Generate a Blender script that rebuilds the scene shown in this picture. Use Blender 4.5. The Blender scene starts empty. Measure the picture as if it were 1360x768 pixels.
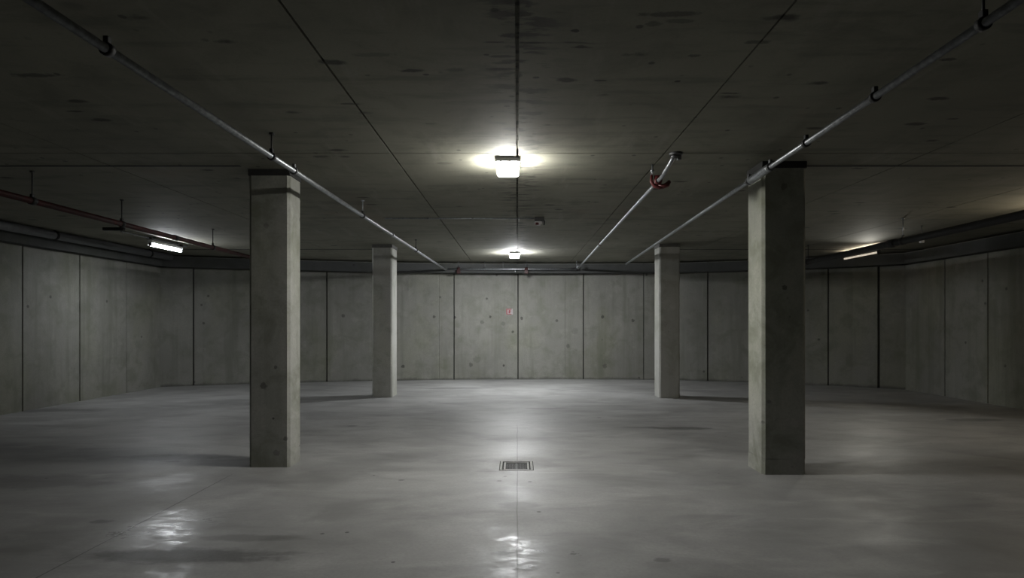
import bpy, bmesh, math, random
from mathutils import Vector, Matrix

# ------------------------------------------------------------------ camera, world, exposure
SC = bpy.context.scene
COL = SC.collection
F = 800.0                  # focal length in pixels of the 1360 px wide frame
EYE = 1.325                # camera height
H = 2.75                   # clear height of the garage
VX, VY = 687.0, 430.0      # vanishing point in the photograph
cam_data = bpy.data.cameras.new('camera')
cam_data.sensor_width = 36.0
cam_data.lens = F / 1360.0 * 36.0
cam_data.shift_x = -(VX - 680.0) / 1360.0
cam_data.shift_y = (VY - 384.0) / 1360.0
cam_data.clip_start = 0.05
cam = bpy.data.objects.new('camera', cam_data)
cam.location = (0, 0, EYE)
cam.rotation_euler = (math.pi / 2, 0, 0)
COL.objects.link(cam)
SC.camera = cam

world = bpy.data.worlds.new('world')
SC.world = world
world.use_nodes = True
world.node_tree.nodes['Background'].inputs[0].default_value = (0.02, 0.02, 0.02, 1)
world.node_tree.nodes['Background'].inputs[1].default_value = 0.05

SC.view_settings.view_transform = 'Standard'
SC.view_settings.look = 'None'
SC.view_settings.gamma = 1.0
SC.view_settings.use_curve_mapping = False
SC.view_settings.exposure = 0.0

LAMP_FRONT = 300.0         # emission of the near bulkhead lamp
LENS_SIDE, LENS_BASE = 0.80, 0.96   # share of the lens flanks and of its underside
LAMP_BACK = 610.0          # emission of the far bulkhead lamp
LAMP_LEFT = 220.0           # emission of the left batten
LAMP_RIGHT = 0.55          # emission of the right batten
LAMP_UP = 34.0              # its upward slot
LAMP_SIDE = 75.0           # emission of the batten past the right edge
ADDED_SPOT_RIGHT = 46.0         # watts of the spot added beside the right batten to light the aisle
SC.cycles.diffuse_bounces = 2
SC.cycles.glossy_bounces = 4
SC.cycles.max_bounces = 8
SC.cycles.sample_clamp_indirect = 4.0
SC.cycles.caustics_reflective = False
SC.cycles.use_denoising = True

def P(px, py, d):
    """point at depth d metres seen at pixel (px, py)"""
    return Vector(((px - VX) * d / F, d, EYE + (VY - py) * d / F))

# ------------------------------------------------------------------ material helpers
class N:
    def __init__(self, name):
        self.m = bpy.data.materials.new(name)
        self.m.use_nodes = True
        self.t = self.m.node_tree
        self.b = self.t.nodes['Principled BSDF']
        self.tc = self.t.nodes.new('ShaderNodeTexCoord')
        self.co = self.tc.outputs['Object']
    def link(self, a, b):
        self.t.links.new(a, b)
    def put(self, sock, v):
        if hasattr(v, 'is_output') or isinstance(v, bpy.types.NodeSocket):
            self.link(v, sock)
        else:
            if sock.type == 'RGBA' and len(v) == 3:
                v = (*v, 1)
            sock.default_value = v
    def mapping(self, scale=(1, 1, 1), loc=(0, 0, 0), rot=(0, 0, 0), co=None):
        n = self.t.nodes.new('ShaderNodeMapping')
        n.inputs['Scale'].default_value = scale
        n.inputs['Location'].default_value = loc
        n.inputs['Rotation'].default_value = rot
        self.link(co or self.co, n.inputs['Vector'])
        return n.outputs[0]
    def noise(self, scale, detail=4, rough=0.55, co=None, dist=0.0):
        n = self.t.nodes.new('ShaderNodeTexNoise')
        n.inputs['Scale'].default_value = scale
        n.inputs['Detail'].default_value = detail
        n.inputs['Roughness'].default_value = rough
        n.inputs['Distortion'].default_value = dist
        self.link(co or self.co, n.inputs['Vector'])
        return n.outputs['Fac']
    def voronoi(self, scale, co=None, feature='F1', rnd=1.0):
        n = self.t.nodes.new('ShaderNodeTexVoronoi')
        n.feature = feature
        n.inputs['Scale'].default_value = scale
        n.inputs['Randomness'].default_value = rnd
        self.link(co or self.co, n.inputs['Vector'])
        return n.outputs['Distance'], n.outputs['Color']
    def ramp(self, fac, lo, hi, a=0.0, b=1.0):
        """smooth map of fac from lo..hi to a..b"""
        n = self.t.nodes.new('ShaderNodeMapRange')
        n.interpolation_type = 'SMOOTHSTEP'
        n.inputs['From Min'].default_value = lo
        n.inputs['From Max'].default_value = hi
        n.inputs['To Min'].default_value = a
        n.inputs['To Max'].default_value = b
        self.put(n.inputs['Value'], fac)
        return n.outputs[0]
    def math(self, op, a, b=0.0):
        n = self.t.nodes.new('ShaderNodeMath')
        n.operation = op
        self.put(n.inputs[0], a)
        self.put(n.inputs[1], b)
        return n.outputs[0]
    def mix(self, fac, a, b, mode='MIX'):
        n = self.t.nodes.new('ShaderNodeMix')
        n.data_type = 'RGBA'
        n.blend_type = mode
        self.put(n.inputs[0], fac)
        self.put(n.inputs[6], a)
        self.put(n.inputs[7], b)
        return n.outputs[2]
    def sep(self, co=None):
        n = self.t.nodes.new('ShaderNodeSeparateXYZ')
        self.link(co or self.co, n.inputs[0])
        return n.outputs
    def dist_to(self, p, scale=(1, 1, 1)):
        m = self.mapping(scale, tuple(-p[i] * scale[i] for i in range(3)))
        n = self.t.nodes.new('ShaderNodeVectorMath')
        n.operation = 'LENGTH'
        self.link(m, n.inputs[0])
        return n.outputs['Value']
    def bump(self, h, strength, dist=0.01):
        n = self.t.nodes.new('ShaderNodeBump')
        n.inputs['Strength'].default_value = strength
        n.inputs['Distance'].default_value = dist
        self.link(h, n.inputs['Height'])
        self.link(n.outputs[0], self.b.inputs['Normal'])
    def out(self, col, rough, spec=0.5, metal=0.0):
        self.put(self.b.inputs['Base Color'], col)
        self.put(self.b.inputs['Roughness'], rough)
        self.put(self.b.inputs['Specular IOR Level'], spec)
        self.put(self.b.inputs['Metallic'], metal)
        return self.m

def scaled(c, k):
    return tuple(x * k for x in c)

def concrete(name, base, pores=0.35, streak=0.5, mott=0.5, spots=(), tint=(0.95, 1.0, 0.85), rough=0.85, grime=False):
    n = N(name)
    big = n.noise(0.55, 5, 0.6)
    mid = n.noise(2.6, 7, 0.65, dist=0.4)
    fine = n.noise(55, 3, 0.7)
    c = n.mix(n.ramp(big, 0.3, 0.7), scaled(base, 0.86), scaled(base, 1.12))
    c = n.mix(n.ramp(mid, 0.44, 0.70, 0, mott * 1.25), c, tuple(base[i] * 0.62 * tint[i] for i in range(3)))
    c = n.mix(n.ramp(n.noise(4.3, 6, 0.6, co=n.mapping(loc=(7, 3, 1))), 0.52, 0.70, 0, 0.6 * mott), c, scaled(base, 1.35))
    if streak > 0:
        st = n.noise(1.0, 5, 0.6, co=n.mapping((3.4, 3.4, 0.28)))
        c = n.mix(n.ramp(st, 0.5, 0.72, 0, streak), c, tuple(base[i] * 0.55 * tint[i] for i in range(3)))
        st2 = n.noise(1.0, 4, 0.6, co=n.mapping((7.5, 7.5, 0.35), (3, 1, 0)))
        c = n.mix(n.ramp(st2, 0.6, 0.75, 0, streak * 0.4), c, scaled(base, 1.35))
    c = n.mix(n.ramp(fine, 0.3, 0.75, 0.0, 0.4), c, scaled(base, 0.65))
    vd, vc = n.voronoi(2.1)
    gate = n.ramp(n.noise(1.3, 2, co=n.mapping(loc=(11, 5, 2))), 0.47, 0.53)
    sp = n.math('MULTIPLY', n.ramp(vd, 0.035, 0.075, 1, 0), gate)
    c = n.mix(n.math('MULTIPLY', sp, pores * 1.8), c, scaled(base, 0.25))
    vd2, _ = n.voronoi(9.0, co=n.mapping(loc=(3, 9, 4)))
    gate2 = n.ramp(n.noise(0.9, 3, co=n.mapping(loc=(1, 15, 8))), 0.5, 0.6)
    c = n.mix(n.math('MULTIPLY', n.math('MULTIPLY', n.ramp(vd2, 0.05, 0.12, 1, 0), gate2), pores), c, scaled(base, 0.4))
    for (p, r, k) in spots:
        dd = n.dist_to(p, (1, 0, 1))
        wob = n.math('ADD', dd, n.math('MULTIPLY', n.math('SUBTRACT', n.noise(26 if r < 0.06 else 13, 5, 0.7), 0.5), r * 1.7))
        c = n.mix(n.ramp(wob, r * 0.75, r * 1.1, k, 0), c, scaled(base, 0.28))
    yel = n.ramp(n.noise(0.9, 4, co=n.mapping((1, 1, 0.6), (13, 2, 6))), 0.46, 0.66, 0, 0.5)
    c = n.mix(yel, c, (0.98, 1.0, 0.86), 'MULTIPLY')
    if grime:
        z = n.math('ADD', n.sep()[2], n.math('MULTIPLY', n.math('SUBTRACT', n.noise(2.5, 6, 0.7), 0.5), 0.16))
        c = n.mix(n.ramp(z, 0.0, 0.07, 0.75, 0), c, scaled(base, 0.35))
    n.bump(n.math('ADD', n.math('MULTIPLY', mid, 0.6), n.math('MULTIPLY', fine, 0.25)), 0.35, 0.006)
    return n.out(c, rough, 0.3)

def plain(name, col, rough=0.5, metal=0.0, var=0.25, scale=18):
    n = N(name)
    f = n.noise(scale, 4, 0.6)
    c = n.mix(n.ramp(f, 0.35, 0.7), scaled(col, 1 - var), scaled(col, 1 + var * 0.5))
    return n.out(c, n.ramp(f, 0.3, 0.7, max(0.05, rough - 0.08), min(1, rough + 0.08)), 0.5, metal)

def emitter(name, col, strength):
    n = N(name)
    n.out((0.8, 0.8, 0.8), 0.5)
    n.b.inputs['Emission Color'].default_value = (*col, 1)
    n.b.inputs['Emission Strength'].default_value = strength
    return n.m

# ------------------------------------------------------------------ mesh helpers
def mb():
    return bmesh.new()

def box(bm, lo, hi, bev=0.0):
    g = bmesh.ops.create_cube(bm, size=1.0)
    vs = g['verts']
    c = (Vector(lo) + Vector(hi)) / 2
    s = Vector(hi) - Vector(lo)
    for v in vs:
        v.co = Vector((v.co.x * s.x + c.x, v.co.y * s.y + c.y, v.co.z * s.z + c.z))
    if bev > 0:
        es = list({e for v in vs for e in v.link_edges})
        bmesh.ops.bevel(bm, geom=es, offset=bev, segments=2, affect='EDGES', profile=0.5)

def tube(bm, pts, r, seg=14, cap=True):
    pts = [Vector(p) for p in pts]
    n = len(pts)
    rs = r if isinstance(r, (list, tuple)) else [r] * n
    tang = []
    for i in range(n):
        a = pts[max(0, i - 1)]
        b = pts[min(n - 1, i + 1)]
        tang.append((b - a).normalized())
    up = Vector((0, 0, 1)) if abs(tang[0].z) < 0.9 else Vector((1, 0, 0))
    u = tang[0].cross(up).normalized()
    rings = []
    for i in range(n):
        u = (u - tang[i] * u.dot(tang[i])).normalized()
        w = tang[i].cross(u)
        rings.append([bm.verts.new(pts[i] + (u * math.cos(2 * math.pi * k / seg) + w * math.sin(2 * math.pi * k / seg)) * rs[i]) for k in range(seg)])
    for i in range(n - 1):
        for k in range(seg):
            f = bm.faces.new((rings[i][k], rings[i][(k + 1) % seg], rings[i + 1][(k + 1) % seg], rings[i + 1][k]))
            f.smooth = True
    if cap:
        bm.faces.new(rings[0][::-1])
        bm.faces.new(rings[-1])

def prism(bm, poly, z0, z1, caps=True):
    lo = [bm.verts.new((x, y, z0)) for x, y in poly]
    hi = [bm.verts.new((x, y, z1)) for x, y in poly]
    k = len(poly)
    if caps:
        bm.faces.new(lo[::-1])
        bm.faces.new(hi)
    for i in range(k):
        j = (i + 1) % k
        bm.faces.new((lo[i], lo[j], hi[j], hi[i]))

def obj(name, bm, mat, parent=None):
    bmesh.ops.recalc_face_normals(bm, faces=bm.faces)
    me = bpy.data.meshes.new(name)
    bm.to_mesh(me)
    bm.free()
    me.materials.append(mat)
    o = bpy.data.objects.new(name, me)
    COL.objects.link(o)
    if parent:
        o.parent = parent
        r = parent
        loc = Vector((0, 0, 0))
        while r is not None:
            loc = loc + r.location
            r = r.parent
        o.matrix_parent_inverse = Matrix.Translation(-loc)
    return o

def thing(name, label, cat, loc, group=None):
    o = bpy.data.objects.new(name, None)
    COL.objects.link(o)
    o.location = loc
    o.empty_display_size = 0.1
    o['label'] = label
    o['category'] = cat
    o['kind'] = 'thing'
    if group:
        o['group'] = group
    return o

def struct(name, bm, mat, label=None):
    o = obj(name, bm, mat)
    o['kind'] = 'structure'
    if label:
        o['label'] = label
    return o

# ------------------------------------------------------------------ materials
WALLC = (0.245, 0.245, 0.222)
M = {}
M['wall'] = concrete('wall_concrete', WALLC, pores=0.4, streak=0.55, mott=0.5)
# tie holes and smudges on the back wall, at their places
BACK_SPOTS = [(tuple(P(px, py, 14.2)), rr, k) for px, py, rr, k in (
    (577, 421, .035, .8), (604, 422, .035, .8), (651, 421, .032, .85), (693, 423, .038, .8), (681, 441, .030, .85), (740, 426, .035, .7), (801, 421, .038, .85),
    (841, 426, .038, .75), (537, 486, .040, .85), (669, 486, .028, .9), (585, 395, .03, .6), (463, 420, .04, .7), (633, 478, .09, .3), (625, 485, .05, .6),
    (764, 440, .08, .2), (806, 480, .12, .15), (755, 460, .05, .5), (640, 428, .05, .45), (668, 430, .05, .35), (541, 385, .06, .15), (804, 487, .06, .5))]
M['ceil'] = None
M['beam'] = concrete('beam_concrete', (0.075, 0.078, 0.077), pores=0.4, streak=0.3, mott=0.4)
M['joint'] = plain('dark_joint_filler', (0.045, 0.045, 0.04), 0.9, 0.0)
M['galv'] = plain('galvanized_steel', (0.38, 0.40, 0.42), 0.42, 0.8, 0.25, 30)
M['steel'] = plain('grey_steel', (0.20, 0.205, 0.21), 0.5, 0.5)
M['dark'] = plain('dark_steel', (0.035, 0.035, 0.035), 0.6, 0.2)
M['black'] = plain('black_seal', (0.012, 0.012, 0.012), 0.85, 0.0)
M['red'] = plain('red_paint', (0.10, 0.014, 0.014), 0.5, 0.0, 0.35)
M['redclamp'] = plain('dark_red_clamp_paint', (0.035, 0.007, 0.007), 0.6, 0.0, 0.3)
M['redpipe'] = plain('dull_red_pipe_paint', (0.06, 0.011, 0.010), 0.6, 0.0, 0.4, 9)
M['drain'] = plain('cast_grey_drain', (0.34, 0.34, 0.33), 0.6, 0.2)
M['grate'] = plain('worn_iron_grate', (0.11, 0.11, 0.11), 0.6, 0.4)
M['housing'] = plain('lamp_housing_grey', (0.55, 0.57, 0.58), 0.5, 0.0, 0.12)
M['white'] = plain('white_plastic', (0.62, 0.60, 0.60), 0.5, 0.0, 0.1)
M['signwhite'] = plain('sign_white', (0.36, 0.33, 0.33), 0.6, 0.0, 0.1)
M['signred'] = plain('sign_red', (0.30, 0.06, 0.07), 0.5, 0.0, 0.2)
M['duct'] = plain('grey_pipe_coat', (0.13, 0.135, 0.14), 0.5, 0.1, 0.25, 8)
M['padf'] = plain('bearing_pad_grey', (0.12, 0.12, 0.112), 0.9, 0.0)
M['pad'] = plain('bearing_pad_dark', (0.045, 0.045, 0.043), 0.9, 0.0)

CEIL_MARKS = [(545, 94, .025, 3.0, .9), (566, 99, .016, 1.2, .8), (764, 41, .018, 1.3, .95), (772, 62, .022, 1.4, .7), (712, 103, .018, 1.3, .9), (704, 124, .012, 2.4, .9),
    (797, 107, .014, 3.0, .85), (900, 108, .018, 1.2, .9), (922, 74, .018, 2.0, .6), (657, 13, .022, 1.2, .8), (694, 19, .022, 2.5, .8), (676, 47, .024, 2.2, .85),
    (668, 75, .018, 4.5, .8), (667, 84, .014, 4.0, .6), (667, 92, .020, 5.0, .75), (689, 100, .035, .7, .7), (646, 73, .014, 1.2, .9), (680, 128, .016, 1.6, .8),
    (674, 141, .014, 1.8, .9), (653, 155, .012, 1.3, .8), (656, 56, .010, 6.0, .8), (700, 57, .010, 5.0, .9), (728, 166, .014, 1.5, .6), (465, 138, .020, 4.5, .7),
    (890, 19, .030, 5.0, .6), (868, 32, .030, 1.4, .5), (902, 28, .025, 3.0, .45), (100, 148, .020, 3.0, .8), (45, 100, .030, 5.0, .7), (772, 63, .012, 6.0, .4),
    (1258, 79, .022, 2.4, .8), (1265, 158, .016, 3.5, .7), (1007, 56, .025, 3.0, .6), (968, 124, .014, 5.0, .7), (488, 100, .012, 2.0, .5), (495, 73, .03, 4.0, .35)]
def ceiling_mat():
    base = (0.235, 0.23, 0.185)
    n = N('ceiling_concrete')
    s = n.sep()
    big = n.noise(0.45, 5, 0.6)
    mid = n.noise(2.2, 7, 0.65, dist=0.5)
    fine = n.noise(60, 3, 0.7)
    c = n.mix(n.ramp(big, 0.3, 0.7), scaled(base, 0.82), scaled(base, 1.12))
    c = n.mix(n.ramp(mid, 0.46, 0.75, 0, 0.65), c, (0.13, 0.13, 0.10))
    bands = n.noise(1.0, 5, 0.6, co=n.mapping((1.2, 7.0, 1.0)))
    c = n.mix(n.ramp(bands, 0.50, 0.70, 0, 0.6), c, (0.13, 0.13, 0.105))
    bl = n.noise(1.0, 5, 0.6, co=n.mapping((6.0, 0.9, 1.0), (4, 2, 0)))
    c = n.mix(n.ramp(bl, 0.55, 0.75, 0, 0.35), c, (0.33, 0.32, 0.28))
    # short dark smudges hugging the middle joint
    near = n.ramp(n.math('ABSOLUTE', n.math('SUBTRACT', s[0], 0.02)), 0.03, 0.32, 1, 0)
    sm = n.noise(1.0, 4, 0.6, co=n.mapping((4.0, 13.0, 1.0), (1, 7, 0)))
    c = n.mix(n.math('MULTIPLY', n.ramp(sm, 0.50, 0.62), n.math('MULTIPLY', near, 0.85)), c, (0.05, 0.05, 0.045))
    # scattered dark blow holes, wider than they are deep
    vd, _ = n.voronoi(1.0, co=n.mapping((1.5, 3.0, 1.0), (0.3, 0.8, 0)))
    wob = n.math('ADD', vd, n.math('MULTIPLY', n.math('SUBTRACT', n.noise(9, 4), 0.5), 0.2))
    gate = n.ramp(n.noise(0.8, 2, co=n.mapping(loc=(2, 8, 0))), 0.38, 0.46)
    c = n.mix(n.math('MULTIPLY', n.ramp(wob, 0.06, 0.13, 0.85, 0), gate), c, (0.035, 0.034, 0.03))
    vd2, _ = n.voronoi(5.0, co=n.mapping(loc=(3, 4, 0)))
    gate2 = n.ramp(n.noise(0.7, 2, co=n.mapping(loc=(9, 1, 0))), 0.46, 0.52)
    c = n.mix(n.math('MULTIPLY', n.ramp(vd2, 0.06, 0.12, 0.75, 0), gate2), c, (0.05, 0.05, 0.045))
    for (px, py, rr, sx, k) in CEIL_MARKS:
        d = (H - EYE) * F / (VY - py)
        dd = n.dist_to(((px - VX) * d / F, d, 0), (1.0 / sx, 1.0, 0.0))
        wb = n.math('ADD', dd, n.math('MULTIPLY', n.math('SUBTRACT', n.noise(24, 6, 0.7, co=n.mapping((0.7, 1.2, 1))), 0.5), rr * 2.0))
        c = n.mix(n.ramp(wb, rr * 0.6, rr * 1.1, k, 0), c, (0.03, 0.03, 0.027))
    # broken crack across the middle joint
    cy = n.ramp(n.math('ABSOLUTE', n.math('ADD', n.math('SUBTRACT', s[1], 3.055), n.math('MULTIPLY', n.math('SUBTRACT', n.noise(5, 4), 0.5), 0.04))), 0.004, 0.014, 1, 0)
    cy = n.math('MULTIPLY', cy, n.math('MULTIPLY', n.ramp(s[0], -0.10, -0.06), n.ramp(s[0], 0.1, 0.6, 0.9, 0)))
    c = n.mix(n.math('MULTIPLY', cy, n.ramp(n.noise(8, 3), 0.4, 0.55, 0.3, 1)), c, (0.03, 0.03, 0.027))
    rust = n.ramp(n.noise(0.9, 3, co=n.mapping(loc=(21, 4, 0))), 0.6, 0.75, 0, 0.35)
    c = n.mix(rust, c, (0.24, 0.19, 0.15))
    c = n.mix(n.ramp(fine, 0.3, 0.75, 0, 0.25), c, (0.15, 0.15, 0.12))
    n.bump(n.math('ADD', n.math('MULTIPLY', mid, 0.6), n.math('MULTIPLY', fine, 0.2)), 0.3, 0.006)
    return n.out(c, 0.8, 0.3)
M['ceil'] = ceiling_mat()

def G(px, py):
    d = EYE * F / (py - VY)
    return ((px - VX) * d / F, d)
DAMP = [(G(213, 703), (0.9, 0.7), 0.36, 1.0), (G(215, 768), (1.0, 1.0), 0.20, 1.0), (G(690, 750), (1.0, 0.8), 0.40, 1.0), (G(686, 655), (1.0, 0.9), 0.22, 0.25),
        (G(225, 640), (1.0, 0.8), 0.30, 0.5), (G(440, 580), (0.6, 2.0), 0.16, 0.8)]
def floor_mat():
    base = (0.328, 0.328, 0.325)
    n = N('floor_concrete')
    s = n.sep()
    big = n.noise(0.4, 5, 0.6, dist=0.5)
    mid = n.noise(1.5, 7, 0.62, co=n.mapping((0.8, 1.5, 1)), dist=0.5)
    fine = n.noise(45, 4, 0.7)
    c = n.mix(n.ramp(big, 0.32, 0.68), scaled(base, 0.78), scaled(base, 1.14))
    c = n.mix(n.ramp(mid, 0.42, 0.72, 0, 0.7), c, (0.18, 0.18, 0.177))
    lt = n.noise(2.0, 6, 0.6, co=n.mapping((0.6, 1.4, 1), (5, 2, 0)), dist=0.6)
    c = n.mix(n.ramp(lt, 0.48, 0.74, 0, 0.6), c, (0.45, 0.447, 0.445))
    # smears along the driving direction and dark pools
    dk = n.noise(1.0, 5, 0.55, co=n.mapping((0.55, 1.9, 1), (2, 9, 0)), dist=0.4)
    dark = n.ramp(dk, 0.56, 0.82)
    c = n.mix(n.math('MULTIPLY', dark, 0.8), c, (0.12, 0.12, 0.115))
    for (p, sc, r, k) in FLOOR_STAINS:
        dd = n.dist_to((p[0], p[1], 0), (sc[0], sc[1], 1))
        wob = n.math('ADD', dd, n.math('MULTIPLY', n.math('SUBTRACT', n.noise(6 if r > 0.1 else 22, 6, 0.68, co=n.mapping((0.7, 1.4, 1))), 0.5), r * 1.9))
        c = n.mix(n.ramp(wob, r * 0.7, r * 1.45, min(1.0, k * 1.15), 0), c, (0.07, 0.07, 0.068))
    # black specks
    vd, _ = n.voronoi(2.3, co=n.mapping(loc=(0.4, 0.2, 0)))
    gate = n.ramp(n.noise(1.1, 2, co=n.mapping(loc=(4, 6, 0))), 0.48, 0.52)
    c = n.mix(n.math('MULTIPLY', n.ramp(vd, 0.022, 0.04, 0.9, 0), gate), c, (0.04, 0.04, 0.04))
    # joints: one along the middle, one across beside the drain, one to the left column
    wob = n.math('MULTIPLY', n.math('SUBTRACT', n.noise(2.2, 3), 0.5), 0.02)
    jx = n.ramp(n.math('ABSOLUTE', n.math('ADD', n.math('ADD', s[0], 0.0), wob)), 0.0025, 0.006, 1, 0)
    jx = n.math('MULTIPLY', jx, n.ramp(s[1], 7.5, 8.2, 0.5, 0))
    jy = n.ramp(n.math('ABSOLUTE', n.math('SUBTRACT', s[1], 5.405)), 0.003, 0.008, 1, 0)
    jy = n.math('MULTIPLY', jy, n.math('MULTIPLY', n.ramp(s[0], -0.40, -0.34), n.ramp(s[0], 0.5, 1.1, 0.6, 0)))
    jl = n.ramp(n.math('ABSOLUTE', n.math('ADD', n.math('ADD', s[0], 2.505), n.math('MULTIPLY', wob, 0.5))), 0.003, 0.007, 1, 0)
    jl = n.math('MULTIPLY', jl, n.ramp(s[1], 5.0, 5.5, 0.75, 0))
    j = n.math('MAXIMUM', jx, n.math('MAXIMUM', jy, jl))
    c = n.mix(j, c, (0.05, 0.05, 0.048))
    c = n.mix(n.ramp(fine, 0.3, 0.72, 0, 0.34), c, (0.20, 0.20, 0.195))
    ro = n.noise(1.1, 6, 0.6, co=n.mapping((0.9, 1.3, 1), (8, 3, 0)), dist=0.6)
    rough = n.ramp(ro, 0.30, 0.72, 0.42, 0.58)
    # damp polished patches
    wet = 0.0
    for (p, sc, rr, k) in DAMP:
        dd = n.dist_to((p[0], p[1], 0), (sc[0], sc[1], 1))
        wb = n.math('ADD', dd, n.math('MULTIPLY', n.math('SUBTRACT', n.noise(4.5, 7, 0.7), 0.5), rr * 2.4))
        wet = n.math('MAXIMUM', wet, n.ramp(wb, rr * 0.55, rr * 1.05, k, 0))
    wet = n.math('MULTIPLY', wet, n.ramp(n.noise(1.0, 6, 0.7, co=n.mapping((7, 15, 1), rot=(0, 0, 0.5)), dist=0.8), 0.36, 0.62, 0.15, 1))
    rough = n.math('SUBTRACT', rough, n.math('MULTIPLY', wet, 0.24))
    h = n.math('ADD', n.math('MULTIPLY', n.noise(5, 5, 0.6), 0.7), n.math('MULTIPLY', fine, 0.12))
    h = n.math('SUBTRACT', h, n.math('MULTIPLY', j, 0.5))
    n.bump(h, 0.22, 0.008)
    return n.out(c, rough, 0.5)

# (centre, axis scaling, radius, strength)
FLOOR_STAINS = [
    (G(220, 608), (0.8, 2.6), 0.32, 0.85),  # this smear and the next two: stain, with part of the column's shadow painted in
    (G(229, 613), (1.0, 2.6), 0.09, 0.9),
    (G(252, 606), (0.45, 3.0), 0.20, 0.6),
    (G(135, 693), (1.0, 2.0), 0.07, 0.6),
    (G(240, 738), (0.45, 2.4), 0.24, 0.75),
    (G(330, 715), (0.6, 3.0), 0.16, 0.45),
    (G(60, 545), (0.4, 2.0), 0.30, 0.5),
    (G(40, 640), (0.6, 2.0), 0.40, 0.4),
    (G(905, 569), (0.6, 2.2), 0.20, 0.7),
    (G(855, 568), (0.6, 2.2), 0.14, 0.45),
    (G(725, 543), (0.7, 2.0), 0.20, 0.5),
    (G(595, 516), (0.5, 2.0), 0.28, 0.5),
    (G(1295, 558), (0.6, 2.0), 0.22, 0.6),
    (G(690, 671), (1.0, 1.6), 0.13, 0.35),
    (G(668, 735), (1.0, 1.8), 0.05, 0.6),
    (G(700, 755), (1.0, 1.4), 0.05, 0.5),
    (G(663, 639), (1.0, 1.4), 0.018, 0.9),
    (G(704, 640), (1.0, 1.4), 0.016, 0.9),
    (G(671, 633), (1.0, 1.4), 0.014, 0.8),
    (G(716, 680), (1.0, 1.0), 0.014, 0.95),
    (G(533, 638), (0.8, 1.4), 0.02, 0.9),
    (G(522, 747), (1.0, 1.0), 0.010, 0.95),
    (G(741, 761), (1.0, 1.0), 0.010, 0.95),
    (G(229, 698), (1.0, 1.2), 0.016, 0.95),
    (G(428, 709), (1.0, 1.0), 0.012, 0.9),
    (G(571, 534), (1.0, 1.4), 0.03, 0.8),
    (G(796, 555), (1.0, 1.4), 0.03, 0.8),
    (G(468, 566), (0.8, 1.4), 0.05, 0.7),
    (G(880, 744), (0.9, 1.4), 0.04, 0.5),
]
M['floor'] = floor_mat()

# ------------------------------------------------------------------ room shell
XL, XR = -7.47, 7.80
YF = -8.0
LY, RY = 12.61, 12.10      # depth of the two far corners

# floor slab with a pit for the drain
DX0, DX1, DY0, DY1 = -0.165, 0.150, 5.43, 5.80
bm = mb()
X0, X1, Y0, Y1 = XL - 0.25, XR + 0.25, YF - 0.25, 14.7
box(bm, (X0, Y0, -0.15), (DX0, Y1, 0))
box(bm, (DX1, Y0, -0.15), (X1, Y1, 0))
box(bm, (DX0, Y0, -0.15), (DX1, DY0, 0))
box(bm, (DX0, DY1, -0.15), (DX1, Y1, 0))
struct('floor', bm, M['floor'])

# ceiling of cast panels with open joints between them
bm = mb()
xs = [X0, -3.67, -1.05, 0.0, 1.23, 3.43, 5.30, X1]
ys = [Y0, 5.04, 8.14, 11.45, Y1]
gx = [0, .006, .007, .010, .005, .006, .006, 0]
gy = [0, .006, .005, .006, 0]
for i in range(len(xs) - 1):
    for k in range(len(ys) - 1):
        box(bm, (xs[i] + gx[i], ys[k] + gy[k], H), (xs[i + 1] - gx[i + 1], ys[k + 1] - gy[k + 1], H + 0.05))
box(bm, (X0, Y0, H + 0.05), (X1, Y1, H + 0.25))
struct('ceiling', bm, M['ceil'])

def wall(name, pts, joints, outward, mat):
    """upright wall along plan polyline pts; joints = {arc position: (width, depth)} grooves in its inner face"""
    inner = []
    floor_of_groove = []
    pts = [Vector(p) for p in pts]
    acc = 0.0
    js = sorted(joints)
    for i in range(len(pts) - 1):
        a, b = pts[i], pts[i + 1]
        L = (b - a).length
        t = (b - a) / L
        nrm = Vector((-t.y, t.x))
        if nrm.dot(Vector(outward)) < 0:
            nrm = -nrm
        inner.append(a)
        for s in js:
            w, dp = joints[s]
            if acc + w < s < acc + L - w:
                q = a + t * (s - acc)
                if dp > 0.015:
                    floor_of_groove.append(q + nrm * dp)
                inner += [q - t * w / 2, q - t * w * 0.3 + nrm * dp, q + t * w * 0.3 + nrm * dp, q + t * w / 2]
        acc += L
    inner.append(pts[-1])
    o = Vector(outward) * 0.25
    poly = [(p.x, p.y) for p in inner] + [(pts[-1].x + o.x, pts[-1].y + o.y)]
    if len(pts) > 2:
        poly += [(p.x + o.x, p.y + o.y) for p in pts[-2:0:-1]]
    poly += [(pts[0].x + o.x, pts[0].y + o.y)]
    bm = mb()
    prism(bm, poly, 0.0, H, False)
    o = struct(name, bm, mat)
    o.data.materials.append(M['joint'])
    keys = [tuple(round(c, 4) for c in p) for p in floor_of_groove]
    for pl in o.data.polygons:
        c = pl.center
        if any(abs(c.x - kx) < 0.002 and abs(c.y - ky) < 0.002 for kx, ky in keys):
            pl.material_index = 1
    return o

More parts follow.
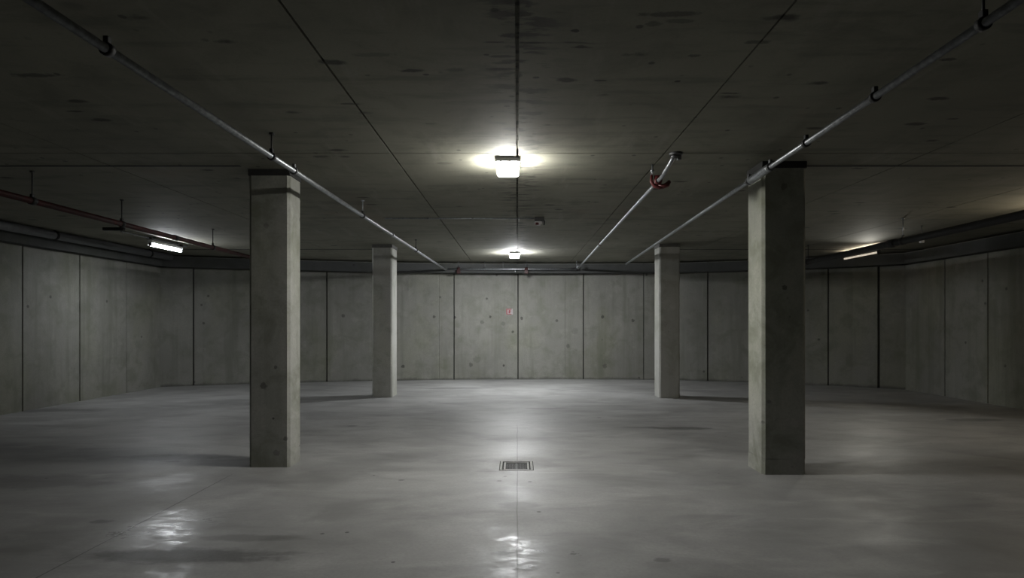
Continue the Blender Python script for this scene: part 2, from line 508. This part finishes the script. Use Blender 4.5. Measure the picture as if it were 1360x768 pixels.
def lx(px):      # depth on the left wall for a pixel column
    return -XL * F / (VX - px)
def rx(px):
    return XR * F / (px - VX)
wall('wall_left', [(XL, YF), (XL, LY)],
     {lx(30) - YF: (.030, .03), lx(106) - YF: (.030, .03), lx(168) - YF: (.026, .025), 7.9 - YF: (.03, .03), 6.7 - YF: (.03, .03), 5.4 - YF: (.03, .03)},
     (-1, 0), M['wall'])
wall('wall_right', [(XR, YF), (XR, RY)],
     {rx(1255) - YF: (.024, .025), rx(1312) - YF: (.026, .03), 8.6 - YF: (.03, .03), 7.2 - YF: (.03, .03), 5.8 - YF: (.03, .03)},
     (1, 0), M['wall'])
wall('wall_front', [(XL, YF), (XR, YF)], {4.0: (.03, .03), 8.0: (.03, .03), 12.0: (.03, .03)}, (0, -1), M['wall'])
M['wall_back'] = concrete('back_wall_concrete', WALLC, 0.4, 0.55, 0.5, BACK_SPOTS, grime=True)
BACK = [(XL, LY), (-6.2, 13.12), (-5.0, 13.50), (-3.6, 13.86), (-2.2, 14.12), (-0.7, 14.29), (0.9, 14.33), (2.3, 14.28),
        (3.7, 14.12), (5.2, 13.60), (6.6, 12.92), (7.05, 12.66), (XR, RY)]
def back_at(px):
    """arc length and point on the back wall seen in pixel column px"""
    k = (px - VX) / F
    acc = 0.0
    for i in range(len(BACK) - 1):
        a, b = Vector(BACK[i]), Vector(BACK[i + 1])
        fa, fb = a.x - k * a.y, b.x - k * b.y
        if fa <= 0 <= fb:
            t = fa / (fa - fb)
            return acc + (b - a).length * t, a + (b - a) * t
        acc += (b - a).length
bj = {}
for px, w, dp in ((257, .035, .035), (338, .03, .03), (434, .035, .03), (524, .03, .03), (583, .022, .008), (603, .030, .03), (688, .034, .035), (751, .02, .005),
                  (775, .034, .03), (855, .024, .02), (940, .035, .035), (1030, .03, .03), (1100, .03, .03), (1167, .045, .05)):
    bj[back_at(px)[0]] = (w, dp)
wall('wall_back', BACK, bj, (0, 1), M['wall_back'])

# downstand beam running round the head of the walls
def along(pts, off):
    out = []
    for i, p in enumerate(pts):
        a = Vector(pts[max(0, i - 1)])
        b = Vector(pts[min(len(pts) - 1, i + 1)])
        t = (b - a).normalized()
        out.append(Vector(p) + Vector((t.y, -t.x)) * off)
    return out
def beam(name, pts, off, z0, z1):
    a = along(pts, off)
    bm = mb()
    k = len(pts)
    L = [[bm.verts.new((p[0], p[1], z)) for p in q] for q, z in ((a, z0), (a, z1), (pts, z1), (pts, z0))]
    for i in range(k - 1):
        for m in range(4):
            n = (m + 1) % 4
            bm.faces.new((L[m][i], L[m][i + 1], L[n][i + 1], L[n][i]))
    for i in (0, k - 1):
        bm.faces.new([L[m][i] for m in range(4)])
    return struct(name, bm, M['beam'])
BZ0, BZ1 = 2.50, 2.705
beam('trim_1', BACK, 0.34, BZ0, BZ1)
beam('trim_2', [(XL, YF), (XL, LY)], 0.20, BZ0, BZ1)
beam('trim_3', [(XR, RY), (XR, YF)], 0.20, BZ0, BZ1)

# black sealed joints across the ceiling, on the column lines
def seal(name, x0, x1, d, w):
    bm = mb()
    box(bm, (x0, d - w / 2, H - 0.003), (x1, d + w / 2, H + 0.01))
    struct(name, bm, M['black'])
seal('trim_4', XL, -2.50, 5.44, 0.034)
seal('trim_5', 2.54, XR, 5.44, 0.040)
seal('trim_6', XL, -2.62, 11.55, 0.05)
seal('trim_7', 2.91, XR, 11.55, 0.05)

# ------------------------------------------------------------------ columns
def column(label, x0, x1, y0, y1, mat, chamfer=0.024, pad=None):
    r = thing('concrete_column', label, 'column', ((x0 + x1) / 2, (y0 + y1) / 2, 0), 'concrete columns')
    c = chamfer
    poly = [(x0 + c, y0), (x1 - c, y0), (x1, y0 + c), (x1, y1 - c), (x1 - c, y1), (x0 + c, y1), (x0, y1 - c), (x0, y0 + c)]
    bm = mb()
    prism(bm, poly, 0.0, H - 0.06)
    # chipped arrises: cut the shaft into courses and nudge the chamfer vertices
    zs = [random.Random(int(x0 * 100)).uniform(0.02, H - 0.1) for _ in range(46)]
    for z in zs:
        bmesh.ops.bisect_plane(bm, geom=bm.verts[:] + bm.edges[:] + bm.faces[:], plane_co=(0, 0, z), plane_no=(0, 0, 1))
    rg = random.Random(7)
    cx, cy = (x0 + x1) / 2, (y0 + y1) / 2
    for v in bm.verts:
        if 0.01 < v.co.z < H - 0.08 and rg.random() < 0.35:
            k = rg.uniform(0, 0.006)
            v.co.x -= math.copysign(k, v.co.x - cx)
            v.co.y -= math.copysign(k, v.co.y - cy)
    obj('shaft', bm, mat, r)
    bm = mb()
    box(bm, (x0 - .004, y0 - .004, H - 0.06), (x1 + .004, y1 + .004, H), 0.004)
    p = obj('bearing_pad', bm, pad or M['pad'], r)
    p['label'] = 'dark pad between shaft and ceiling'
    return r
COLC = (0.44, 0.44, 0.41)
def cspot(px, py, d):
    return tuple(P(px, py, d))
M['col_a'] = concrete('column_concrete_stained', COLC, 0.85, 0.4, 0.8,
    [(cspot(350, 513, 5.55), 0.036, 0.75), (cspot(366, 488, 5.55), 0.018, 0.7), (cspot(363, 556, 5.55), 0.012, 0.9), (cspot(379, 583, 5.55), 0.02, 0.6),
     (cspot(367, 602, 5.55), 0.03, 0.4), (cspot(353, 300, 5.55), 0.025, 0.35)])
M['col_b'] = concrete('column_concrete_dark', COLC, 0.6, 0.3, 0.7,
    [(cspot(1042, 382, 5.28), 0.022, 0.8), (cspot(1041, 248, 5.28), 0.03, 0.5), (cspot(1022, 534, 5.28), 0.02, 0.5)])
M['col_c'] = concrete('column_concrete_far', COLC, 0.5, 0.3, 0.55)
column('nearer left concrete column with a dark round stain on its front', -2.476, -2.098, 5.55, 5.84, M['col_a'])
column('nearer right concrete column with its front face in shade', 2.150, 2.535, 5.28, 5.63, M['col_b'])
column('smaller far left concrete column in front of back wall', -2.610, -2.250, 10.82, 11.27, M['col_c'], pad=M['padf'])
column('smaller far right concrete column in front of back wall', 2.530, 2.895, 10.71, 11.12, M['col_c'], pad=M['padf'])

# ------------------------------------------------------------------ lamps
def bulkhead(label, x, y, w, L, mat):
    r = thing('ceiling_lamp', label, 'lamp', (x, y + L / 2, H), 'boxy ceiling lamps on the middle joint')
    bm = mb()
    box(bm, (x - w / 2, y, H - 0.042), (x + w / 2, y + L, H), 0.006)
    # end clips of the lens
    for dx in (-0.28, 0.10):
        box(bm, (x + dx * w - 0.006, y - 0.004, H - 0.052), (x + dx * w + 0.006, y + 0.004, H - 0.03))
    obj('housing', bm, M['housing'], r)
    bm = mb()
    g = bmesh.ops.create_cube(bm, size=1.0)
    for v in g['verts']:
        top = v.co.z > 0
        k = 0.97 if top else 0.90
        v.co = Vector((x + v.co.x * w * k, y + L / 2 + v.co.y * L * (0.86 if top else 0.82), H - 0.042 if top else H - 0.104))
    bmesh.ops.bevel(bm, geom=bm.edges[:], offset=0.008, segments=2, affect='EDGES')
    lens = obj('diffuser', bm, mat[0], r)
    lens.data.materials.append(mat[1])
    for pl in lens.data.polygons:
        if pl.normal.z < -0.7:
            pl.material_index = 1
    lens['label'] = 'glowing white diffuser'
    return r
bulkhead('larger lit box lamp on the ceiling nearest the camera', -0.083, 5.13, 0.205, 0.32, [emitter('lamp_glow_near', (1.0, 0.985, 0.93), LAMP_FRONT * LENS_SIDE), emitter('lamp_glow_near_base', (1.0, 0.985, 0.93), LAMP_FRONT * LENS_BASE)])
bulkhead('smaller lit box lamp on ceiling near the back wall', -0.055, 11.90, 0.20, 0.30, [emitter('lamp_glow_far', (0.97, 0.985, 1.0), LAMP_BACK * 0.8), emitter('lamp_glow_far_base', (0.97, 0.985, 1.0), LAMP_BACK * 1.2)])

def batten(label, x, y0, y1, z, mat, body, skirt=0, group=None, up=None):
    """hung batten luminaire along the depth: tray, tube, two lampholders, two rods"""
    r = thing('batten_lamp', label, 'lamp', (x, (y0 + y1) / 2, H), group)
    bm = mb()
    box(bm, (x - 0.034, y0 - 0.02, z + 0.03), (x + 0.034, y1 + 0.02, z + 0.075), 0.006)
    obj('housing', bm, body, r)
    if up:
        bm = mb()
        box(bm, (x - 0.026, y0, z + 0.074), (x + 0.026, y1, z + 0.080))
        obj('uplight_slot', bm, up, r)
    if skirt:
        bm = mb()
        sx = x + skirt * 0.040
        box(bm, (sx - 0.004, y0, z - 0.014), (sx + 0.004, y1, z + 0.07))
        obj('reflector', bm, body, r)
    bm = mb()
    tube(bm, [(x, y0, z), (x, y1, z)], 0.017, 14)
    t = obj('tube', bm, mat, r)
    for y in (y0, y1):
        bm = mb()
        s = -1 if y == y0 else 1
        box(bm, (x - 0.024, min(y, y + s * 0.02), z - 0.022), (x + 0.024, max(y, y + s * 0.02), z + 0.032), 0.004)
        obj('lampholder', bm, M['dark'], r)
    for f in (0.12, 0.88):
        y = y0 + (y1 - y0) * f
        bm = mb()
        tube(bm, [(x, y, z + 0.07), (x, y, H)], 0.006, 8)
        tube(bm, [(x, y, H - 0.012), (x, y, H)], 0.022, 12)
        obj('hanging_rod', bm, M['dark'], r)
    return r
batten('bright white tube lamp hung under the ceiling at left', -5.98, 9.82, 10.70, 2.612, emitter('tube_glow_cool', (0.93, 0.96, 1.0), LAMP_LEFT), M['housing'], -1, 'tube lamps')
rb = batten('dim warm tube lamp behind the dark pipe at right', 6.44, 10.75, 11.85, 2.60, emitter('tube_glow_warm', (1.0, 0.86, 0.66), LAMP_RIGHT), M['dark'], 1, 'tube lamps', emitter('uplight_glow', (1.0, 0.86, 0.70), LAMP_UP))
sp = bpy.data.lights.new('added_aisle_spot', 'SPOT')  # added spot by the right batten, lights the floor but not the back wall
sp.energy = ADDED_SPOT_RIGHT
sp.color = (1.0, 0.97, 0.86)
sp.spot_size = math.radians(100)
sp.spot_blend = 0.7
sp.shadow_soft_size = 0.10
so = bpy.data.objects.new('added_aisle_spot', sp)
COL.objects.link(so)
so.location = (6.38, 10.9, 2.54)
so.rotation_euler = (Vector((2.9, 6.0, 0)) - so.location).to_track_quat('-Z', 'Y').to_euler()
batten('warm tube lamp above the dark pipe past the right edge', 6.55, 6.2, 7.2, 2.50, emitter('tube_glow_amber', (1.0, 0.87, 0.66), LAMP_SIDE), M['steel'], 1, 'tube lamps', emitter('uplight_glow_amber', (1.0, 0.76, 0.56), LAMP_UP * 1.6))

# ------------------------------------------------------------------ pipes
def hanger(parent, p, r, top=H - 0.0008, rod_r=0.006, plate=True, mat=None):
    """threaded rod from the ceiling with a ring clamp round the pipe at p"""
    mat = mat or M['dark']
    h = bpy.data.objects.new('hanger', None)
    COL.objects.link(h)
    h.parent = parent
    h.location = Vector(p) - parent.location
    bm = mb()
    tube(bm, [(p[0], p[1], p[2] + r), (p[0], p[1], top)], rod_r, 8)
    if plate:
        tube(bm, [(p[0], p[1], top - 0.012), (p[0], p[1], top)], 0.02, 10)
    o = obj('rod', bm, mat, h)
    return h
def clamp(parent, p, t, r, name='clamp', mat=None, L=0.03, ear=True):
    t = Vector(t).normalized()
    p = Vector(p)
    bm = mb()
    tube(bm, [p - t * L / 2, p + t * L / 2], r + 0.007, 16)
    if ear:
        box(bm, p + Vector((-0.012, -0.014, r)), p + Vector((0.012, 0.014, r + 0.034)), 0.003)
    return obj(name, bm, mat or M['steel'], parent)
def lerp(a, b, y):
    t = (y - a[1]) / (b[1] - a[1])
    return Vector(a) + (Vector(b) - Vector(a)) * t

# left galvanized pipe
A, B = Vector((-1.905, 1.2, EYE + 1.255)), Vector((-1.640, 13.80, EYE + 1.235))
t = thing('galvanized_pipe', 'galvanized pipe passing the nearer left column towards the back', 'pipe', (A.x, A.y, H))
bm = mb(); tube(bm, [A, B], 0.021, 18); obj('pipe_run', bm, M['galv'], t)
dirn = B - A
clamp(t, lerp(A, B, 2.75), dirn, 0.024, 'pipe_clip', M['dark'], 0.03)
for y in (4.50, 6.95, 10.2):
    p = lerp(A, B, y)
    h = hanger(t, p, 0.024, mat=M['galv'] if y == 6.95 else M['dark'])
    clamp(h, p, dirn, 0.024, 'ring', M['dark'])
p = lerp(A, B, 4.93)
clamp(t, p, dirn, 0.024, 'pipe_clip', M['steel'], 0.03)
bm = mb(); tube(bm, [lerp(A, B, 8.4), lerp(A, B, 8.46)], 0.03, 16); obj('coupling', bm, M['galv'], t)

# right galvanized pipe
A, B = Vector((1.90, 1.0, EYE + 1.255)), Vector((2.28, 12.6, EYE + 1.250))
t = thing('galvanized_pipe', 'galvanized pipe passing the nearer right column with thicker sleeve', 'pipe', (A.x, A.y, H))
dirn = B - A
bm = mb(); tube(bm, [A, B], 0.019, 18); obj('pipe_run', bm, M['galv'], t)
bm = mb(); tube(bm, [lerp(A, B, 4.84), lerp(A, B, 4.86), lerp(A, B, 5.26), lerp(A, B, 5.28)], [0.026, 0.034, 0.034, 0.026], 18)
obj('sleeve', bm, M['galv'], t)
for y in (4.82, 5.30):
    clamp(t, lerp(A, B, y), dirn, 0.026, 'pipe_clip', M['steel'], 0.03)
for y in (2.52,):
    p = lerp(A, B, y)
    h = hanger(t, p, 0.022)
    clamp(h, p, dirn, 0.022, 'ring', M['dark'])
for y in (3.33, 4.18):
    clamp(t, lerp(A, B, y), dirn, 0.022, 'pipe_clip', M['dark'], 0.03)

# middle pipe: bends down out of the ceiling, carries a red valve
za = EYE + 1.270
pts = [P(894, 204, 5.06)]
pts[0].z = H
pts = [Vector((1.315, 5.03, H)), Vector((1.300, 5.05, H - 0.05)), Vector((1.275, 5.10, H - 0.10)), Vector((1.258, 5.20, za + 0.01)), Vector((1.252, 5.30, za)), Vector((1.385, 13.80, za - 0.01))]
t = thing('galvanized_pipe', 'thin steel pipe bending out of the ceiling with a red valve', 'pipe', (1.315, 5.03, H))
bm = mb(); tube(bm, pts, 0.017, 16); obj('pipe_run', bm, M['galv'], t)
bm = mb()
tube(bm, [(1.325, 5.03, H - 0.02), (1.325, 5.03, H)], 0.055, 20)
tube(bm, [(1.31, 5.035, H - 0.045), (1.315, 5.03, H - 0.015)], 0.030, 16)
box(bm, (1.335, 5.01, H - 0.06), (1.365, 5.05, H - 0.015), 0.004)
obj('ceiling_fitting', bm, M['steel'], t)
vp = Vector((1.2535, 5.40, za))
vd = (pts[-1] - pts[-2]).normalized()
v = bpy.data.objects.new('valve', None)
COL.objects.link(v); v.parent = t; v.location = vp - t.location
bm = mb()
tube(bm, [vp - vd * 0.06, vp - vd * 0.05, vp - vd * 0.03, vp + vd * 0.03, vp + vd * 0.05, vp + vd * 0.06], [0.026, 0.036, 0.030, 0.030, 0.036, 0.026], 18)
tube(bm, [vp + Vector((0, 0, -0.055)), vp + Vector((0.0, 0, 0.055))], 0.030, 14)
obj('valve_body', bm, M['red'], v)
bm = mb()
tube(bm, [vp + Vector((0.01, -0.02, -0.035)), vp + Vector((0.05, -0.03, -0.045)), vp + Vector((0.085, -0.03, -0.03)), vp + Vector((0.105, -0.03, 0.0))], [0.018, 0.022, 0.024, 0.016], 12)
tube(bm, [vp + Vector((-0.05, -0.01, 0.06)), vp + Vector((-0.055, -0.01, 0.0)), vp + Vector((-0.03, -0.02, -0.04)), vp + Vector((0.015, -0.025, -0.055)), vp + Vector((0.06, -0.03, -0.05))], [0.010, 0.014, 0.017, 0.018, 0.014], 12)
obj('valve_lever', bm, M['red'], v)
bm = mb()
tube(bm, [vp + Vector((-0.045, -0.01, 0.05)), vp + Vector((-0.045, -0.01, H - vp.z))], 0.008, 10)
tube(bm, [vp + Vector((-0.045, -0.01, 0.085)), vp + Vector((-0.045, -0.01, 0.11))], 0.017, 12)
obj('valve_stem', bm, M['galv'], v)
for y in (9.6, 13.7):
    p = lerp(pts[-2], pts[-1], y)
    if y < 13:
        clamp(t, p, vd, 0.019, 'pipe_clip', M['red'], 0.03, ear=True)
    else:
        h = hanger(t, p - Vector((0.03, 0, 0)), 0.0, mat=M['galv'], rod_r=0.010)
        clamp(h, p, vd, 0.019, 'ring', M['galv'])

# horizontal pipe in front of the back wall, with red clamps
zb = EYE + (VY - 357.5) * 13.84 / F
t = thing('galvanized_pipe', 'horizontal steel pipe across the back wall with red clamps', 'pipe', (-1.60, 13.84, H))
bm = mb(); tube(bm, [(-1.60, 13.86, zb), (1.36, 13.86, zb)], 0.026, 16); obj('pipe_run', bm, M['galv'], t)
for px in (609, 699):
    x = (px - VX) * 13.84 / F
    h = hanger(t, (x, 13.86, zb), 0.026, mat=M['steel'])
    bm = mb()
    tube(bm, [(x - 0.035, 13.86, zb), (x + 0.035, 13.86, zb)], 0.040, 16)
    box(bm, (x - 0.042, 13.81, zb - 0.105), (x + 0.042, 13.87, zb - 0.02), 0.006)
    c = obj('ring', bm, M['redclamp'], h)
    c['label'] = 'red pipe clamp'
for px in (644, 668):
    x = (px - VX) * 13.84 / F
    h = hanger(t, (x, 13.86, zb), 0.026, mat=M['steel'])
bm = mb()
x = (684 - VX) * 13.84 / F
tube(bm, [(x, 13.86, zb - 0.02), (x, 13.86, zb - 0.075)], [0.012, 0.022], 12)
obj('sprinkler_head', bm, M['galv'], t)

# left red pipe on hanging rods with side bracket
zr = EYE + 1.145
A, B = Vector((-4.49, 3.0, zr)), Vector((-4.62, 12.4, zr))
t = thing('red_pipe', 'dull red pipe on rods below the ceiling at left', 'pipe', (A.x, A.y, H))
dirn = B - A
bm = mb(); tube(bm, [A, B], 0.030, 16); obj('pipe_run', bm, M['redpipe'], t)
for y in (4.2, 5.62, 6.92, 9.05, 10.95):
    p = lerp(A, B, y)
    h = hanger(t, p, 0.030)
    clamp(h, p, dirn, 0.030, 'ring', M['dark'], 0.05)
p = lerp(A, B, 6.92)
bm = mb()
box(bm, (p.x - 0.21, p.y - 0.02, p.z - 0.075), (p.x + 0.03, p.y + 0.02, p.z - 0.04), 0.004)
box(bm, (p.x - 0.012, p.y - 0.02, p.z - 0.05), (p.x + 0.012, p.y + 0.02, p.z - 0.025))
obj('bracket', bm, M['dark'], t)
bm = mb(); tube(bm, [lerp(A, B, 8.0), lerp(A, B, 8.08)], 0.038, 16); obj('coupling', bm, M['dark'], t)

# thin conduit hung below the red pipe, from its bracket
t = thing('cable_conduit', 'thin grey conduit just below the red pipe, starting at its bracket', 'conduit', (-4.60, 6.95, 2.40))
zc = EYE + 1.066
bm = mb(); tube(bm, [(-4.575, 6.96, zc), (-4.600, 8.30, zc), (-4.604, 8.38, zc + 0.008), (-4.606, 8.42, zc + 0.035)], 0.010, 12)
obj('conduit_run', bm, M['galv'], t)
for y in (7.5, 8.2):
    bm = mb(); box(bm, (-4.615, y - 0.012, zc - 0.014), (-4.555, y + 0.012, zc + 0.014), 0.003); obj('saddle', bm, M['dark'], t)

# right dark pipe
zd = EYE + 1.115
A, B = Vector((5.12, 3.0, zd)), Vector((5.30, 12.9, zd))
t = thing('dark_pipe', 'thick dark pipe on rods below the ceiling at right', 'pipe', (A.x, A.y, H))
dirn = B - A
bm = mb(); tube(bm, [A, B], 0.046, 18); obj('pipe_run', bm, M['dark'], t)
for y in (5.0, 8.14, 10.9, 12.2):
    q = lerp(A, B, y)
    h = hanger(t, q, 0.046, mat=M['galv'] if y == 8.14 else M['dark'], rod_r=0.008)
    clamp(h, q, dirn, 0.046, 'ring', M['dark'], 0.05)
q = lerp(A, B, 8.35)
bm = mb(); tube(bm, [lerp(A, B, 8.3), lerp(A, B, 8.45)], 0.058, 16); obj('coupling', bm, M['dark'], t)
t = thing('cable_hanger', 'short rod with a pale clip beyond the dark right pipe', 'rod', (5.89, 8.77, H))
bm = mb(); tube(bm, [(5.89, 8.77, H - 0.20), (5.89, 8.77, H)], 0.006, 8); tube(bm, [(5.89, 8.77, H - 0.012), (5.89, 8.77, H)], 0.02, 10); obj('rod', bm, M['steel'], t)
bm = mb(); box(bm, (5.865, 8.745, H - 0.25), (5.915, 8.795, H - 0.17), 0.008); obj('clip', bm, M['white'], t)

# big grey pipe along the left wall head
A, B = Vector((-7.08, 4.0, 2.675)), Vector((-7.08, 12.3, 2.675))
t = thing('wall_pipe', 'fat grey pipe tucked under the ceiling along left wall', 'pipe', (A.x, A.y, H))
bm = mb(); tube(bm, [A, B], 0.062, 20); obj('pipe_run', bm, M['duct'], t)
for y in (6.4, 9.22, 11.6):
    bm = mb()
    q = lerp(A, B, y)
    tube(bm, [q - Vector((0, 0.022, 0)), q + Vector((0, 0.022, 0))], 0.070, 18)
    box(bm, (q.x - 0.012, y - 0.012, q.z + 0.05), (q.x + 0.012, y + 0.012, H - 0.0008))
    obj('strap', bm, M['black'], t)

# thin conduit under the ceiling, ending at the detector
cd = 8.09
t = thing('cable_conduit', 'thin pale conduit across the ceiling ending by detector', 'conduit', (-1.75, cd, H))
bm = mb(); tube(bm, [(-1.78, cd, H - 0.012), (0.23, cd, H - 0.012)], 0.009, 10); obj('conduit_run', bm, M['galv'], t)
for x in (-1.2, -0.6, 0.02):
    bm = mb(); box(bm, (x - 0.012, cd - 0.014, H - 0.024), (x + 0.012, cd + 0.014, H), 0.002); obj('saddle', bm, M['steel'], t)

t = thing('smoke_detector', 'small ceiling detector with dark base and red light', 'detector', (0.30, 8.10, H))
bm = mb(); box(bm, (0.235, 8.03, H - 0.055), (0.355, 8.17, H), 0.006); obj('base', bm, M['dark'], t)
bm = mb(); tube(bm, [(0.285, 8.10, H - 0.055), (0.285, 8.10, H - 0.085), (0.285, 8.10, H - 0.10)], [0.052, 0.048, 0.03], 20); obj('sensor_head', bm, M['white'], t)
bm = mb(); tube(bm, [(0.265, 8.05, H - 0.105), (0.265, 8.05, H - 0.075)], 0.022, 12); o = obj('indicator', bm, M['red'], t); o['label'] = 'red indicator'
bm = mb(); tube(bm, [(0.350, 8.10, H - 0.02), (0.366, 8.10, H - 0.05), (0.360, 8.10, H - 0.10)], 0.008, 8); obj('cable_tail', bm, M['black'], t)

# ------------------------------------------------------------------ sign on the back wall
_, q = back_at(676.5)
sy = q.y
def sg(px, py):
    return Vector(((px - VX) * sy / F, sy, EYE + (VY - py) * sy / F))
t = thing('wall_sign', 'small red and white square sign on the back wall', 'sign', (q.x, sy, sg(676, 414).z))
a, b = sg(672.3, 418), sg(681.2, 410.2)
bm = mb(); box(bm, (a.x, sy - 0.012, a.z), (b.x, sy + 0.01, b.z), 0.002); obj('plate', bm, M['signwhite'], t)
w = b.x - a.x
hh = b.z - a.z
def sb(u0, v0, u1, v1, dd, bm):
    box(bm, (a.x + u0 * w, sy - 0.012 - dd, a.z + v0 * hh), (a.x + u1 * w, sy - 0.012, a.z + v1 * hh))
bm = mb()
sb(0.02, 0.02, 0.17, 0.98, .002, bm); sb(0.17, 0.86, 0.80, 0.98, .002, bm); sb(0.17, 0.02, 0.80, 0.13, .002, bm)
obj('red_border', bm, M['signred'], t)
bm = mb()
sb(0.36, 0.22, 0.60, 0.62, .003, bm); sb(0.40, 0.62, 0.56, 0.74, .003, bm); sb(0.34, 0.72, 0.68, 0.80, .003, bm); sb(0.62, 0.45, 0.68, 0.74, .003, bm)
o = obj('pictogram', bm, M['signred'], t); o['label'] = 'red pictogram'

# ------------------------------------------------------------------ floor drain
t = thing('floor_drain', 'square metal floor drain with dark slotted grate', 'drain', ((DX0 + DX1) / 2, (DY0 + DY1) / 2, 0))
e = 0.006
fx0, fx1, fy0, fy1 = DX0 + e, DX1 - e, DY0 + e, DY1 - e
bm = mb()
fw = 0.022
for lo, hi in (((fx0, fy0), (fx1, fy0 + fw)), ((fx0, fy1 - fw), (fx1, fy1)), ((fx0, fy0 + fw), (fx0 + fw, fy1 - fw)), ((fx1 - fw, fy0 + fw), (fx1, fy1 - fw))):
    box(bm, (lo[0], lo[1], -0.06), (hi[0], hi[1], 0.003))
obj('frame', bm, M['drain'], t)
bm = mb()
gx0, gx1, gy0, gy1 = fx0 + fw + 0.012, fx1 - fw - 0.012, fy0 + fw + 0.012, fy1 - fw - 0.012
rw = 0.018
for lo, hi in (((gx0, gy0), (gx1, gy0 + rw)), ((gx0, gy1 - rw), (gx1, gy1)), ((gx0, gy0 + rw), (gx0 + rw, gy1 - rw)), ((gx1 - rw, gy0 + rw), (gx1, gy1 - rw))):
    box(bm, (lo[0], lo[1], -0.03), (hi[0], hi[1], 0.0))
o = obj('grate_rim', bm, M['drain'], t)
bm = mb()
cx = (gx0 + gx1) / 2
box(bm, (cx - 0.008, gy0 + rw, -0.03), (cx + 0.008, gy1 - rw, -0.004))
k = 9
for i in range(k):
    y = gy0 + rw + (gy1 - gy0 - 2 * rw) * (i + 0.5) / k
    box(bm, (gx0 + rw, y - 0.007, -0.03), (gx1 - rw, y + 0.007, -0.006))
for i in range(8):
    x = gx0 + rw + (gx1 - gx0 - 2 * rw) * (i + 0.5) / 8
    box(bm, (x - 0.003, gy0 + rw, -0.028), (x + 0.003, gy1 - rw, -0.008))
o = obj('grate', bm, M['grate'], t)
o['label'] = 'dark slotted grate'
bm = mb()
box(bm, (DX0, DY0, -0.15), (DX1, DY1, -0.13))
obj('sump', bm, M['black'], t)
